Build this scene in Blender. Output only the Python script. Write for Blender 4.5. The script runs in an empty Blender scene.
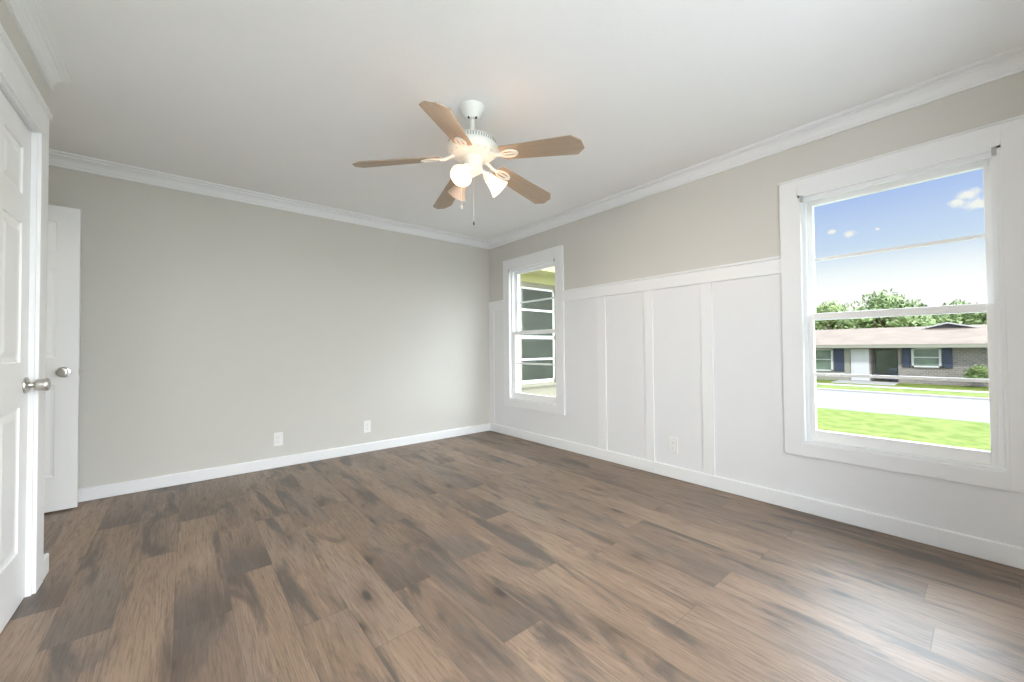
import bpy, bmesh, math, random
from math import sin, cos, pi, radians as R
from mathutils import Vector, Matrix, noise

S = bpy.context.scene
COL = S.collection
random.seed(7)

# ------------------------------------------------------------------ camera
F, YAW, PITCH, ROLL, CAMZ = 392.62, .6936, .0183, -.0086, 1.0591
fwd = Vector((sin(YAW) * cos(PITCH), cos(YAW) * cos(PITCH), sin(PITCH)))
rt = Vector((cos(YAW), -sin(YAW), 0)); up = rt.cross(fwd)
rt2 = rt * cos(ROLL) + up * sin(ROLL); up2 = -rt * sin(ROLL) + up * cos(ROLL)
cd = bpy.data.cameras.new('camera'); cam = bpy.data.objects.new('camera', cd); COL.objects.link(cam)
cd.sensor_width = 36; cd.lens = F / 1024 * 36; cd.clip_start = .02; cd.clip_end = 500
m = Matrix((rt2, up2, -fwd)).transposed().to_4x4(); m.translation = (0, 0, CAMZ)
cam.matrix_world = m; S.camera = cam

# ------------------------------------------------------------------ colour management
S.view_settings.view_transform = 'Standard'; S.view_settings.look = 'None'
S.view_settings.gamma = 1; S.view_settings.use_curve_mapping = False
S.view_settings.exposure = 0.25
S.cycles.max_bounces = 14; S.cycles.diffuse_bounces = 10; S.cycles.transparent_max_bounces = 16
S.cycles.sample_clamp_indirect = 8
S.cycles.use_denoising = True

# ------------------------------------------------------------------ sky
W = bpy.data.worlds.new('sky'); S.world = W; W.use_nodes = True
nt = W.node_tree; N = nt.nodes; Lk = nt.links; N.clear()
def wn(t, **k):
    n = N.new(t)
    for a, b in k.items(): setattr(n, a, b)
    return n
out = wn('ShaderNodeOutputWorld'); bg = wn('ShaderNodeBackground'); tc = wn('ShaderNodeTexCoord')
sep = wn('ShaderNodeSeparateXYZ'); Lk.new(tc.outputs['Generated'], sep.inputs[0])
ramp = wn('ShaderNodeValToRGB'); Lk.new(sep.outputs['Z'], ramp.inputs[0])
cr = ramp.color_ramp
stops = [(0, (.70, .72, .66)), (.001, (1.12, 1.10, 1.06)), (.10, (1.10, 1.09, 1.05)), (.14, (.92, .97, 1.0)),
         (.185, (.62, .75, .92)), (.275, (.43, .56, .88)), (.40, (.38, .50, .88)), (1, (.5, .6, .9))]
while len(cr.elements) < len(stops): cr.elements.new(.5)
for e, (p, c) in zip(cr.elements, stops): e.position = p; e.color = (*c, 1)
# a few small fair-weather clouds
nz = wn('ShaderNodeTexNoise'); nz.inputs['Scale'].default_value = 75; nz.inputs['Detail'].default_value = 5
Lk.new(tc.outputs['Generated'], nz.inputs['Vector'])
total = None
for (d, r) in [((.9583, .1837, .2189), .009), ((.9647, .1583, .2103), .012), ((.970, .1199, .2116), .005),
               ((.9704, .0122, .241), .020), ((.9725, .0231, .2317), .014), ((.9741, .0021, .2259), .021), ((.9741, -.03, .235), .03),
               ((.93, .32, .20), .03), ((.96, .09, .36), .05), ((.85, .45, .3), .07)]:
    vm = wn('ShaderNodeVectorMath', operation='MULTIPLY'); vm.inputs[1].default_value = (1, 1, 1.35)
    Lk.new(tc.outputs['Generated'], vm.inputs[0])
    v = wn('ShaderNodeVectorMath', operation='DISTANCE'); v.inputs[1].default_value = (d[0], d[1], d[2] * 1.35)
    Lk.new(vm.outputs[0], v.inputs[0])
    a = wn('ShaderNodeMath', operation='DIVIDE'); a.inputs[1].default_value = r; Lk.new(v.outputs['Value'], a.inputs[0])
    b = wn('ShaderNodeMath', operation='SUBTRACT'); b.inputs[0].default_value = 1.0; Lk.new(a.outputs[0], b.inputs[1])
    c = wn('ShaderNodeMath', operation='MAXIMUM'); c.inputs[1].default_value = 0; Lk.new(b.outputs[0], c.inputs[0])
    if total is None: total = c
    else:
        s = wn('ShaderNodeMath', operation='MAXIMUM'); Lk.new(total.outputs[0], s.inputs[0]); Lk.new(c.outputs[0], s.inputs[1]); total = s
ml = wn('ShaderNodeMath', operation='MULTIPLY_ADD'); ml.inputs[1].default_value = 1.5
nsub = wn('ShaderNodeMath', operation='MULTIPLY_ADD'); nsub.inputs[1].default_value = 2.4; nsub.inputs[2].default_value = -1.5
Lk.new(nz.outputs['Fac'], nsub.inputs[0]); Lk.new(total.outputs[0], ml.inputs[0]); Lk.new(nsub.outputs[0], ml.inputs[2])
mr = wn('ShaderNodeMapRange'); mr.inputs[1].default_value = .0; mr.inputs[2].default_value = .7; Lk.new(ml.outputs[0], mr.inputs[0])
gate = wn('ShaderNodeMath', operation='GREATER_THAN'); gate.inputs[1].default_value = .02; Lk.new(total.outputs[0], gate.inputs[0])
fm = wn('ShaderNodeMath', operation='MULTIPLY'); Lk.new(mr.outputs[0], fm.inputs[0]); Lk.new(gate.outputs[0], fm.inputs[1])
mx = wn('ShaderNodeMixRGB'); mx.inputs[2].default_value = (.93, .92, .88, 1)
Lk.new(fm.outputs[0], mx.inputs[0]); Lk.new(ramp.outputs[0], mx.inputs[1])
# bright sky patches added to light the room: behind the camera (low and wide), and a band high above the street side
def smooth(src, a, b, c, d):
    q = wn('ShaderNodeMapRange'); q.interpolation_type = 'SMOOTHSTEP'
    for i, v in enumerate((a, b, c, d)): q.inputs[i + 1].default_value = v
    Lk.new(src, q.inputs[0]); return q.outputs[0]
def wmul(a, b):
    q = wn('ShaderNodeMath', operation='MULTIPLY')
    for i, v in enumerate((a, b)):
        if isinstance(v, float): q.inputs[i].default_value = v
        else: Lk.new(v, q.inputs[i])
    return q.outputs[0]
def wadd(a, b):
    q = wn('ShaderNodeMath', operation='ADD')
    for i, v in enumerate((a, b)):
        if isinstance(v, float): q.inputs[i].default_value = v
        else: Lk.new(v, q.inputs[i])
    return q.outputs[0]
SKY_FILL_BACK, SKY_FILL_STREET = 6.0, 14.0
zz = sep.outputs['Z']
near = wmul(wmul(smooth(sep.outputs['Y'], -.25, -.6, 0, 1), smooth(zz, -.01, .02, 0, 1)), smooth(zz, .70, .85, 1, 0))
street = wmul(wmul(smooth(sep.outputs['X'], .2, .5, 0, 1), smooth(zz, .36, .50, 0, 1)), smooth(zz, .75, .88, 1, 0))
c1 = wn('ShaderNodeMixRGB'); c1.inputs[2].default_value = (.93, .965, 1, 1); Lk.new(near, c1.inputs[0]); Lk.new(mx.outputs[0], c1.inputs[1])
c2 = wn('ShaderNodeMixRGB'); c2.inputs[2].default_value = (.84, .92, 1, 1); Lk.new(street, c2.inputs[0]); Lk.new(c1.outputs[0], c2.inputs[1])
stren = wadd(.86, wadd(wmul(near, SKY_FILL_BACK), wmul(street, SKY_FILL_STREET)))
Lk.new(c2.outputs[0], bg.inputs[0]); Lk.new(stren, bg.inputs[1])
Lk.new(bg.outputs[0], out.inputs[0])

# ------------------------------------------------------------------ sun and sky portals
sd = bpy.data.lights.new('sun', 'SUN'); sd.energy = 3.4; sd.angle = R(1); sd.color = (1, .96, .9)
so = bpy.data.objects.new('sun', sd); COL.objects.link(so)
so.rotation_euler = Vector((.62, .12, -.78)).to_track_quat('-Z', 'Y').to_euler()
def portal(loc, d, w, h):
    l = bpy.data.lights.new('portal', 'AREA'); l.shape = 'RECTANGLE'; l.size = w; l.size_y = h; l.cycles.is_portal = True
    o = bpy.data.objects.new('sky_portal', l); COL.objects.link(o); o.location = loc
    o.rotation_euler = Vector(d).to_track_quat('-Z', 'Y').to_euler()
# added fill lamp, out of view in the hallway beyond the open entry door
hl = bpy.data.lights.new('hallway_fill', 'POINT'); hl.energy = 20; hl.shadow_soft_size = .15; hl.color = (1, .98, .95)
ho = bpy.data.objects.new('hallway_fill', hl); COL.objects.link(ho); ho.location = (-1.95, 3.3, 2.15)
portal((3.22, .35, 1.23), (-1, 0, 0), 1.6, .84)
portal((3.22, 3.29, 1.23), (-1, 0, 0), 1.6, .84)
portal((.77, -.5, 1.2), (0, 1, 0), 2.5, 2.3)

# ------------------------------------------------------------------ helpers
def obj(name, bm, mats, parent=None, kind=None, smooth=False, bevel=0, loc=None):
    me = bpy.data.meshes.new(name)
    bmesh.ops.recalc_face_normals(bm, faces=bm.faces)
    bm.to_mesh(me); bm.free()
    o = bpy.data.objects.new(name, me); COL.objects.link(o)
    for mt in (mats if isinstance(mats, (list, tuple)) else [mats]): me.materials.append(mt)
    if smooth:
        for p in me.polygons: p.use_smooth = True
        me.set_sharp_from_angle(angle=R(38))
    if bevel:
        b = o.modifiers.new('bevel', 'BEVEL'); b.width = bevel; b.segments = 2; b.limit_method = 'ANGLE'
    if loc: o.location = loc
    if parent: o.parent = parent
    elif kind: o['kind'] = kind
    return o
def struct(name, bm, mt, **k): return obj(name, bm, mt, kind='structure', **k)
def empty(name, loc=(0, 0, 0), rz=0, kind=None, parent=None):
    o = bpy.data.objects.new(name, None); COL.objects.link(o); o.location = loc; o.rotation_euler.z = rz
    o.empty_display_size = .1
    if kind: o['kind'] = kind
    if parent: o.parent = parent
    return o
def tag(o, label, cat, group=None):
    o['label'] = label; o['category'] = cat
    if group: o['group'] = group
    return o
def box(bm, x0, x1, y0, y1, z0, z1, M=None):
    vs = [bm.verts.new((x, y, z)) for x in (x0, x1) for y in (y0, y1) for z in (z0, z1)]
    if M is not None:
        for v in vs: v.co = M @ v.co
    for f in ((0, 1, 3, 2), (4, 6, 7, 5), (0, 4, 5, 1), (2, 3, 7, 6), (0, 2, 6, 4), (1, 5, 7, 3)):
        bm.faces.new([vs[i] for i in f])
    return vs
def B(*boxes):
    bm = bmesh.new()
    for b in boxes: box(bm, *b)
    return bm
def lathe(bm, prof, n=32, M=None, close=False):
    rings = []
    for r, z in prof:
        ring = []
        for i in range(n):
            a = 2 * pi * i / n
            v = Vector((r * cos(a), r * sin(a), z))
            ring.append(bm.verts.new(M @ v if M is not None else v))
        rings.append(ring)
    for a, b in zip(rings, rings[1:]):
        for i in range(n): bm.faces.new((a[i], a[(i + 1) % n], b[(i + 1) % n], b[i]))
    if close:
        bm.faces.new(rings[0][::-1]); bm.faces.new(rings[-1])
    return bm
def tube(bm, pts, r, n=8):
    rings = []
    pts = [Vector(p) for p in pts]
    for i, p in enumerate(pts):
        d = (pts[min(i + 1, len(pts) - 1)] - pts[max(i - 1, 0)]).normalized()
        a = d.orthogonal().normalized() if i == 0 else (rings_a - d * rings_a.dot(d)).normalized()
        rings_a = a
        b = d.cross(a)
        rr = r[i] if isinstance(r, (list, tuple)) else r
        rings.append([bm.verts.new(p + (a * cos(2 * pi * k / n) + b * sin(2 * pi * k / n)) * rr) for k in range(n)])
    for a, b in zip(rings, rings[1:]):
        for k in range(n): bm.faces.new((a[k], a[(k + 1) % n], b[(k + 1) % n], b[k]))
    bm.faces.new(rings[0][::-1]); bm.faces.new(rings[-1])
def prism(bm, poly, h0, h1, axis='z', M=None):
    """extrude a 2D polygon between h0 and h1"""
    def P(a, b, h):
        v = Vector((a, b, h)) if axis == 'z' else (Vector((h, a, b)) if axis == 'x' else Vector((a, h, b)))
        return M @ v if M is not None else v
    lo = [bm.verts.new(P(a, b, h0)) for a, b in poly]; hi = [bm.verts.new(P(a, b, h1)) for a, b in poly]
    n = len(poly)
    bm.faces.new(lo[::-1]); bm.faces.new(hi)
    for i in range(n): bm.faces.new((lo[i], lo[(i + 1) % n], hi[(i + 1) % n], hi[i]))

# ------------------------------------------------------------------ materials
def mat(name, col, rough=.5, spec=.5, metal=0, bump=None, noise_amt=0, noise_scale=8, coat=0):
    mt = bpy.data.materials.new(name); mt.use_nodes = True
    n = mt.node_tree.nodes; l = mt.node_tree.links; p = n['Principled BSDF']
    p.inputs['Base Color'].default_value = (*col, 1); p.inputs['Roughness'].default_value = rough
    p.inputs['Metallic'].default_value = metal; p.inputs['Specular IOR Level'].default_value = spec
    p.inputs['Coat Weight'].default_value = coat
    t = n.new('ShaderNodeTexCoord')
    nz = n.new('ShaderNodeTexNoise'); nz.inputs['Scale'].default_value = noise_scale; nz.inputs['Detail'].default_value = 4
    l.new(t.outputs['Object'], nz.inputs['Vector'])
    mxx = n.new('ShaderNodeMixRGB'); mxx.inputs[1].default_value = (*[c * (1 - noise_amt) for c in col], 1)
    mxx.inputs[2].default_value = (*[min(1, c * (1 + noise_amt)) for c in col], 1)
    l.new(nz.outputs['Fac'], mxx.inputs[0]); l.new(mxx.outputs[0], p.inputs['Base Color'])
    if bump:
        n2 = n.new('ShaderNodeTexNoise'); n2.inputs['Scale'].default_value = bump[0]; n2.inputs['Detail'].default_value = 3
        bp = n.new('ShaderNodeBump'); bp.inputs['Strength'].default_value = bump[1]; bp.inputs['Distance'].default_value = .01
        l.new(t.outputs['Object'], n2.inputs['Vector']); l.new(n2.outputs['Fac'], bp.inputs['Height']); l.new(bp.outputs[0], p.inputs['Normal'])
    return mt
M_wall = mat('greige_wall_paint', (.640, .623, .585), .6, .3, bump=(90, .08), noise_amt=.01)
M_ceil = mat('white_ceiling_paint', (.86, .86, .855), .8, .2, bump=(120, .12), noise_amt=.01)
M_trim = mat('white_trim_paint', (.84, .85, .86), .38, .4, noise_amt=.008)
M_wains = mat('white_panel_paint', (.80, .81, .825), .42, .4, bump=(70, .04), noise_amt=.008)
M_door = mat('white_door_paint', (.85, .86, .865), .35, .45, noise_amt=.008)
M_sash = mat('white_sash_paint', (.88, .88, .87), .4, .4, noise_amt=.01)
M_nickel = mat('brushed_nickel', (.62, .60, .57), .28, .5, 1, noise_amt=.03, noise_scale=60)
M_plate = mat('white_plastic', (.86, .86, .85), .35, .5)
M_slot = mat('dark_slot', (.03, .03, .03), .6)
M_oslot = mat('outlet_slot_shadow', (.34, .33, .32), .6)
M_fan = mat('white_enamel', (.80, .81, .77), .3, .5, noise_amt=.01)
M_vent = mat('grey_vent_shadow', (.36, .37, .34), .6)
M_chain = mat('chain_metal', (.75, .74, .70), .3, .5, .6)
M_fob = mat('dark_fob', (.16, .13, .09), .4)
M_bracket = mat('grey_bracket', (.45, .46, .45), .5)
M_ext = mat('cream_siding', (.29, .275, .20), .7, .2, noise_amt=.03)
M_soffit = mat('yellow_soffit', (.52, .50, .22), .7, .2, noise_amt=.03)
M_roofing = mat('grey_roofing', (.3, .28, .26), .9, .1)

def glass(name, tint=(1, 1, 1), refl=.06):
    mt = bpy.data.materials.new(name); mt.use_nodes = True
    n = mt.node_tree.nodes; l = mt.node_tree.links; n.clear()
    o = n.new('ShaderNodeOutputMaterial'); t = n.new('ShaderNodeBsdfTransparent'); g = n.new('ShaderNodeBsdfGlossy')
    t.inputs[0].default_value = (*tint, 1); g.inputs['Roughness'].default_value = .02
    lw = n.new('ShaderNodeLayerWeight'); lw.inputs[0].default_value = .3
    k = n.new('ShaderNodeMath'); k.operation = 'MULTIPLY'; k.inputs[1].default_value = refl * 4
    l.new(lw.outputs['Fresnel'], k.inputs[0])
    x = n.new('ShaderNodeMixShader'); l.new(k.outputs[0], x.inputs[0]); l.new(t.outputs[0], x.inputs[1]); l.new(g.outputs[0], x.inputs[2])
    l.new(x.outputs[0], o.inputs[0])
    return mt
M_glass = glass('clear_window_glass', (.97, .985, .98))
M_darkglass = mat('dark_window_glass', (.03, .04, .028), .12, .06, noise_amt=.5, noise_scale=3)

# wood look vinyl planks: a plank id (uv map 'seed') and a plank local map ('plank')
def floor_material():
    mt = bpy.data.materials.new('oak_look_planks'); mt.use_nodes = True
    n = mt.node_tree.nodes; l = mt.node_tree.links; p = n['Principled BSDF']
    def mk(t, **k):
        x = n.new(t)
        for a, b in k.items(): setattr(x, a, b)
        return x
    def mth(op, a, b=None, clamp=False):
        x = mk('ShaderNodeMath', operation=op, use_clamp=clamp)
        for i, v in enumerate((a, b)):
            if v is None: continue
            if isinstance(v, (int, float)): x.inputs[i].default_value = v
            else: l.new(v, x.inputs[i])
        return x.outputs[0]
    def comb(a, b, c):
        x = mk('ShaderNodeCombineXYZ')
        for i, v in enumerate((a, b, c)):
            if isinstance(v, (int, float)): x.inputs[i].default_value = v
            else: l.new(v, x.inputs[i])
        return x.outputs[0]
    def nse(vec, scale, detail=4, rough=.55, dist=0):
        x = mk('ShaderNodeTexNoise'); x.inputs['Scale'].default_value = scale; x.inputs['Detail'].default_value = detail
        x.inputs['Roughness'].default_value = rough; x.inputs['Distortion'].default_value = dist
        l.new(vec, x.inputs['Vector']); return x.outputs['Fac']
    def rng(v, a, b, c=0., d=1.):
        x = mk('ShaderNodeMapRange', interpolation_type='SMOOTHSTEP')
        for i, q in enumerate((a, b, c, d)): x.inputs[i + 1].default_value = q
        l.new(v, x.inputs[0]); return x.outputs[0]
    def mixc(f, a, b, bt='MIX'):
        x = mk('ShaderNodeMixRGB', blend_type=bt)
        for i, v in enumerate((f, a, b)):
            if isinstance(v, (int, float)): x.inputs[i].default_value = v
            elif isinstance(v, tuple): x.inputs[i].default_value = (*v, 1)
            else: l.new(v, x.inputs[i])
        return x.outputs[0]
    tcd = mk('ShaderNodeTexCoord'); sp = mk('ShaderNodeSeparateXYZ'); l.new(tcd.outputs['Object'], sp.inputs[0])
    X, Y = sp.outputs[0], sp.outputs[1]
    at = mk('ShaderNodeAttribute', attribute_name='plank_tone'); sa = mk('ShaderNodeSeparateColor'); l.new(at.outputs['Color'], sa.inputs[0])
    tone, seed, dend = sa.outputs[0], sa.outputs[1], sa.outputs[2]
    uv = mk('ShaderNodeUVMap', uv_map='plank'); su = mk('ShaderNodeSeparateXYZ'); l.new(uv.outputs[0], su.inputs[0])
    u, v = su.outputs[0], su.outputs[1]
    sd_ = mth('MULTIPLY', seed, 40.0)
    # smoky charring, long soft patches
    smoke = nse(comb(mth('MULTIPLY', X, 7.5), mth('MULTIPLY', Y, 1.5), sd_), 1.0, 5, .60, .7)
    grey = nse(comb(mth('MULTIPLY', X, 2.2), mth('MULTIPLY', Y, .8), mth('ADD', sd_, 9.0)), 1.0, 3, .5)
    warm = nse(comb(mth('MULTIPLY', X, 7.0), mth('MULTIPLY', Y, 1.3), mth('ADD', sd_, 4.0)), 1.0, 4, .6, .4)
    grain = nse(comb(mth('MULTIPLY', X, 120.0), mth('MULTIPLY', Y, 7.0), sd_), 1.0, 4, .7, .15)
    grain2 = nse(comb(mth('MULTIPLY', X, 34.0), mth('MULTIPLY', Y, 2.6), sd_), 1.0, 4, .6, .8)
    # cathedral figure
    wv = mk('ShaderNodeTexWave', wave_type='RINGS', rings_direction='Z'); wv.inputs['Scale'].default_value = 7.5
    wv.inputs['Distortion'].default_value = 3.5; wv.inputs['Detail'].default_value = 3.5; wv.inputs['Detail Scale'].default_value = 2.2
    l.new(comb(mth('MULTIPLY', mth('SUBTRACT', u, .5), .95), mth('MULTIPLY', mth('SUBTRACT', v, .35), .42), sd_), wv.inputs['Vector'])
    figure = mth('MULTIPLY', wv.outputs['Fac'], rng(nse(comb(mth('MULTIPLY', X, 3.0), mth('MULTIPLY', Y, 1.0), sd_), 1.0, 2), .42, .6))
    # knots with cracks running out of them along the plank
    vo = mk('ShaderNodeTexVoronoi'); vo.inputs['Scale'].default_value = 1.0
    l.new(comb(mth('ADD', mth('MULTIPLY', X, 5.2), mth('MULTIPLY', warm, .5)), mth('MULTIPLY', Y, 2.3), mth('MULTIPLY', seed, 3.0)), vo.inputs['Vector'])
    vjit = mth('ADD', vo.outputs['Distance'], mth('MULTIPLY', mth('SUBTRACT', grain2, .5), .30))
    knot = rng(vjit, .03, .15, 1., 0.)
    halo = rng(vjit, .08, .42, 1., 0.)
    vs = mk('ShaderNodeSeparateColor'); l.new(vo.outputs['Color'], vs.inputs[0])
    kon = mth('GREATER_THAN', vs.outputs[0], .35)
    c = mixc(tone, (.165, .114, .080), (.305, .208, .141))
    c = mixc(mth('MULTIPLY', rng(warm, .40, .66), .55), c, (.235, .150, .095))
    c = mixc(mth('MULTIPLY', rng(grain2, .45, .75), .40), c, (.37, .27, .195))
    c = mixc(mth('MULTIPLY', figure, .30), c, (.105, .068, .046))
    sm = mth('MAXIMUM', rng(smoke, .48, .66), mth('MULTIPLY', mth('MULTIPLY', dend, rng(mth('ADD', v, mth('MULTIPLY', mth('SUBTRACT', warm, .5), .5)), .02, .46, 1., 0.)), rng(grain2, .1, .5)))
    c = mixc(mth('MULTIPLY', sm, .84), c, (.062, .050, .044))
    c = mixc(mth('MULTIPLY', rng(grey, .50, .72), .35), c, (.19, .165, .148))
    c = mixc(mth('MULTIPLY', rng(grain, .46, .70), .58), c, (.085, .060, .045))
    c = mixc(mth('MULTIPLY', mth('MULTIPLY', halo, kon), .50), c, (.095, .060, .042))
    c = mixc(mth('MULTIPLY', mth('MULTIPLY', knot, kon), .85), c, (.030, .022, .018))
    # seams
    eu = mth('MINIMUM', u, mth('SUBTRACT', 1.0, u)); ev = mth('MINIMUM', v, mth('SUBTRACT', 1.0, v))
    sU = mth('LESS_THAN', eu, .007); sV = mth('LESS_THAN', ev, .0014)
    seam = mth('MAXIMUM', sU, sV)
    c = mixc(mth('MULTIPLY', seam, .42), c, (.05, .04, .032))
    l.new(c, p.inputs['Base Color'])
    p.inputs['Specular IOR Level'].default_value = .8
    l.new(rng(grain, .2, .8, .40, .52), p.inputs['Roughness'])
    bp = mk('ShaderNodeBump'); bp.inputs['Strength'].default_value = .25; bp.inputs['Distance'].default_value = .004
    l.new(mth('SUBTRACT', mth('MULTIPLY', grain, .5), seam), bp.inputs['Height']); l.new(bp.outputs[0], p.inputs['Normal'])
    return mt
M_floor = floor_material()

# ------------------------------------------------------------------ room shell
A, BK, LF, NR, CE = 3.0358, 4.0978, -.5182, -.30, 2.44      # window wall, back wall, closet wall, near wall, ceiling
RX, RY = -1.36, 2.885                                        # entry recess: its far side, and the corner of the closet wall
WT = .16

# floor: one mesh of planks running toward the back wall
PW, PL = .183, 1.215
JOINT = {-2: 2.16, -1: 2.76, 0: 1.985, 1: 2.275, 2: 1.69, 3: 1.40, 4: 1.667, 5: 1.125, 6: 1.697, 7: 1.371, 8: 1.99, 9: 2.51,
         10: .783, 11: 1.355, 12: 1.95, 13: 1.396}
DARK = {(-1, 2.76): (.25, 0), (0, 1.985): (.75, 1), (0, .77): (.12, .3), (1, 2.275): (.35, 1), (1, 1.06): (.62, 0), (0, 3.2): (.1, .6), (-2, 2.16): (.5, .7),
        (4, 1.667): (.35, .9), (5, 1.125): (.28, .8), (3, 1.40): (.8, 0), (2, 1.69): (.75, 0), (2, .475): (.3, .2), (10, .783): (.22, .5),
        (11, 1.355): (.6, 0), (11, .14): (.2, .3), (13, .181): (.2, .2), (9, 2.51): (.3, .6), (8, 1.99): (.2, .8), (8, .775): (.8, 0), (7, 1.371): (.45, .3),
        (6, .482): (.5, 0), (9, 1.295): (.6, 0), (4, 2.88): (.6, 0), (5, 2.34): (.25, .3)}
bm = bmesh.new(); uvl = bm.loops.layers.uv.new('plank'); cl = bm.loops.layers.float_color.new('plank_tone')
fx0, fx1, fy0, fy1 = -2.6, A, NR, BK
k = math.floor((fx0 + .03) / PW)
rnd = random.Random(5)
while -.03 + k * PW < fx1:
    x0, x1 = -.03 + k * PW, -.03 + (k + 1) * PW
    j = JOINT.get(k, rnd.uniform(0, PL))
    j -= PL * math.ceil((j - fy0) / PL)
    while j < fy1:
        key = next((q for q in DARK if q[0] == k and abs(q[1] - j) < .04), None)
        tn, de = DARK[key] if key else (rnd.choice([.2, .4, .55, .65, .8, .9]) + rnd.uniform(-.08, .08), rnd.choice([0, 0, 0, .4, .8]))
        sdv = rnd.random()
        cx0, cx1, cy0, cy1 = max(x0, fx0), min(x1, fx1), max(j, fy0), min(j + PL, fy1)
        if cx1 > cx0 and cy1 > cy0:
            f = bm.faces.new([bm.verts.new((x, y, 0)) for x, y in ((cx0, cy0), (cx1, cy0), (cx1, cy1), (cx0, cy1))])
            for lp in f.loops:
                lp[uvl].uv = ((lp.vert.co.x - x0) / PW, (lp.vert.co.y - j) / PL)
                lp[cl] = (tn, sdv, de, 1)
        j += PL
    k += 1
fl = struct('floor', bm, [M_floor, M_roofing])
bm = bmesh.new(); bm.from_mesh(fl.data)
for f in bm.faces:
    if f.normal.z < 0: f.normal_flip()
box(bm, fx0 - .1, fx1 + WT, fy0 - WT, fy1 + WT, -.16, -.004)
for f in bm.faces[-6:]: f.material_index = 1
bm.to_mesh(fl.data); bm.free()

struct('ceiling', B((-2.7, A + WT + .35, NR - WT - .0, BK + .5, CE, CE + .18)), M_ceil)

# window wall with its two openings, painted above the rail, panelled white below it
WIN = [(-.068, .750), (2.892, 3.692)]
ZB, ZT = .445, 2.02
y_end = BK + .5
bxs = []; yy = NR - WT
for a, b in WIN:
    bxs.append((A, A + WT, yy, a, -.16, CE)); bxs.append((A, A + WT, a, b, -.16, ZB)); bxs.append((A, A + WT, a, b, ZT, CE)); yy = b
bxs.append((A, A + WT, yy, y_end, -.16, CE))
struct('wall_right', B(*bxs), M_wall)
struct('wall_back', B((-2.6, A, BK, BK + WT, -.16, CE)), M_wall)
# closet wall with the closet door opening, its end turning into the entry recess
CD0, CD1, CDT = 1.905, 2.672, 2.035
struct('wall_left', B((LF - .12, LF, NR - WT, CD0 - .016, -.16, CE), (LF - .12, LF, CD1 + .016, RY, -.16, CE), (LF - .12, LF, CD0 - .016, CD1 + .016, CDT + .012, CE)), M_wall)
struct('wall_recess', B((RX - .12, LF - .12, RY - .12, RY, -.16, CE)), M_wall)
# entry wall with the doorway
ED0, ED1 = 3.155, 3.945
struct('wall_entry', B((RX - .12, RX, RY, ED0, -.16, CE), (RX - .12, RX, ED1, BK, -.16, CE), (RX - .12, RX, ED0, ED1, 2.05, CE)), M_wall)
struct('wall_hallway', B((-2.6, -2.48, 1.6, BK, -.16, CE), (-2.48, RX - .12, 1.6, 1.72, -.16, CE)), M_wall)
struct('wall_closet', B((LF - .82, LF - .72, 1.2, RY - .12, -.16, CE), (LF - .72, LF - .12, 1.2, 1.3, -.16, CE)), M_wall)
# near wall, behind the camera, with a wide unseen window added to let in fill light
NW0, NW1, NZ0, NZ1 = -.46, 2.0, .06, 2.34
struct('wall_front', B((-2.6, NW0, NR - WT, NR, -.16, CE), (NW1, A, NR - WT, NR, -.16, CE), (NW0, NW1, NR - WT, NR, -.16, NZ0), (NW0, NW1, NR - WT, NR, NZ1, CE)), M_wall)
w = empty('window_3', (0, 0, 0), kind='structure')
obj('frame', B((NW0, NW1, NR - .11, NR - .06, NZ0, NZ0 + .05), (NW0, NW1, NR - .11, NR - .06, NZ1 - .05, NZ1), (NW0, NW0 + .05, NR - .11, NR - .06, NZ0, NZ1),
                (NW1 - .05, NW1, NR - .11, NR - .06, NZ0, NZ1), (0.8, 0.84, NR - .11, NR - .06, NZ0, NZ1)), M_sash, w)
obj('pane', B((NW0 + .05, 0.8, NR - .09, NR - .084, NZ0 + .05, NZ1 - .05)), M_glass, w)
obj('pane', B((.84, NW1 - .05, NR - .09, NR - .084, NZ0 + .05, NZ1 - .05)), M_glass, w)

# ---- mouldings swept along the walls, mitred at each corner
LOOP = [Vector((A, NR)), Vector((A, BK)), Vector((RX, BK)), Vector((RX, RY)), Vector((LF, RY)), Vector((LF, NR))]
def inward(i):
    d = (LOOP[(i + 1) % 6] - LOOP[i]).normalized(); return Vector((-d.y, d.x))
def run(name, prof, i, mt, t0=None, t1=None):
    """profile (distance from wall, z) along LOOP[i] -> LOOP[i+1]; t0/t1 are lengths along it for a square cut, None for a mitre"""
    P, Q = LOOP[i], LOOP[(i + 1) % 6]; d = (Q - P).normalized(); L = (Q - P).length; nn = inward(i)
    def s_end(prev, w_):                       # how far the mitre shifts with the distance from the wall
        return nn.dot(Vector((0, 0))) if w_ == 0 else 0
    bm = bmesh.new(); ends = []
    for which, t in ((0, t0), (1, t1)):
        ring = []
        for w_, z in prof:
            if t is None:
                o_n = inward((i - 1) % 6) if which == 0 else inward((i + 1) % 6)
                base = P if which == 0 else Q
                pt = base + (nn + o_n) * w_
            else: pt = P + d * t + nn * w_
            ring.append(bm.verts.new((pt.x, pt.y, z)))
        ends.append(ring)
    n = len(prof)
    for a in range(n): bm.faces.new((ends[0][a], ends[0][(a + 1) % n], ends[1][(a + 1) % n], ends[1][a]))
    bm.faces.new(ends[0]); bm.faces.new(ends[1][::-1])
    return struct(name, bm, mt)
CROWN = [(0, 2.346), (.012, 2.346), (.012, 2.358), (.007, 2.362), (.014, 2.370), (.016, 2.378), (.024, 2.395), (.038, 2.409), (.050, 2.413),
         (.050, 2.420), (.045, 2.424), (.056, 2.428), (.066, 2.431), (.068, CE), (0, CE)]
for i in range(6): run('trim_%d' % (i + 1), CROWN, i, M_trim)
BASE = [(0, 0.004), (.014, 0.004), (.014, .086), (.011, .092), (.006, .094), (0, .094)]
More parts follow.
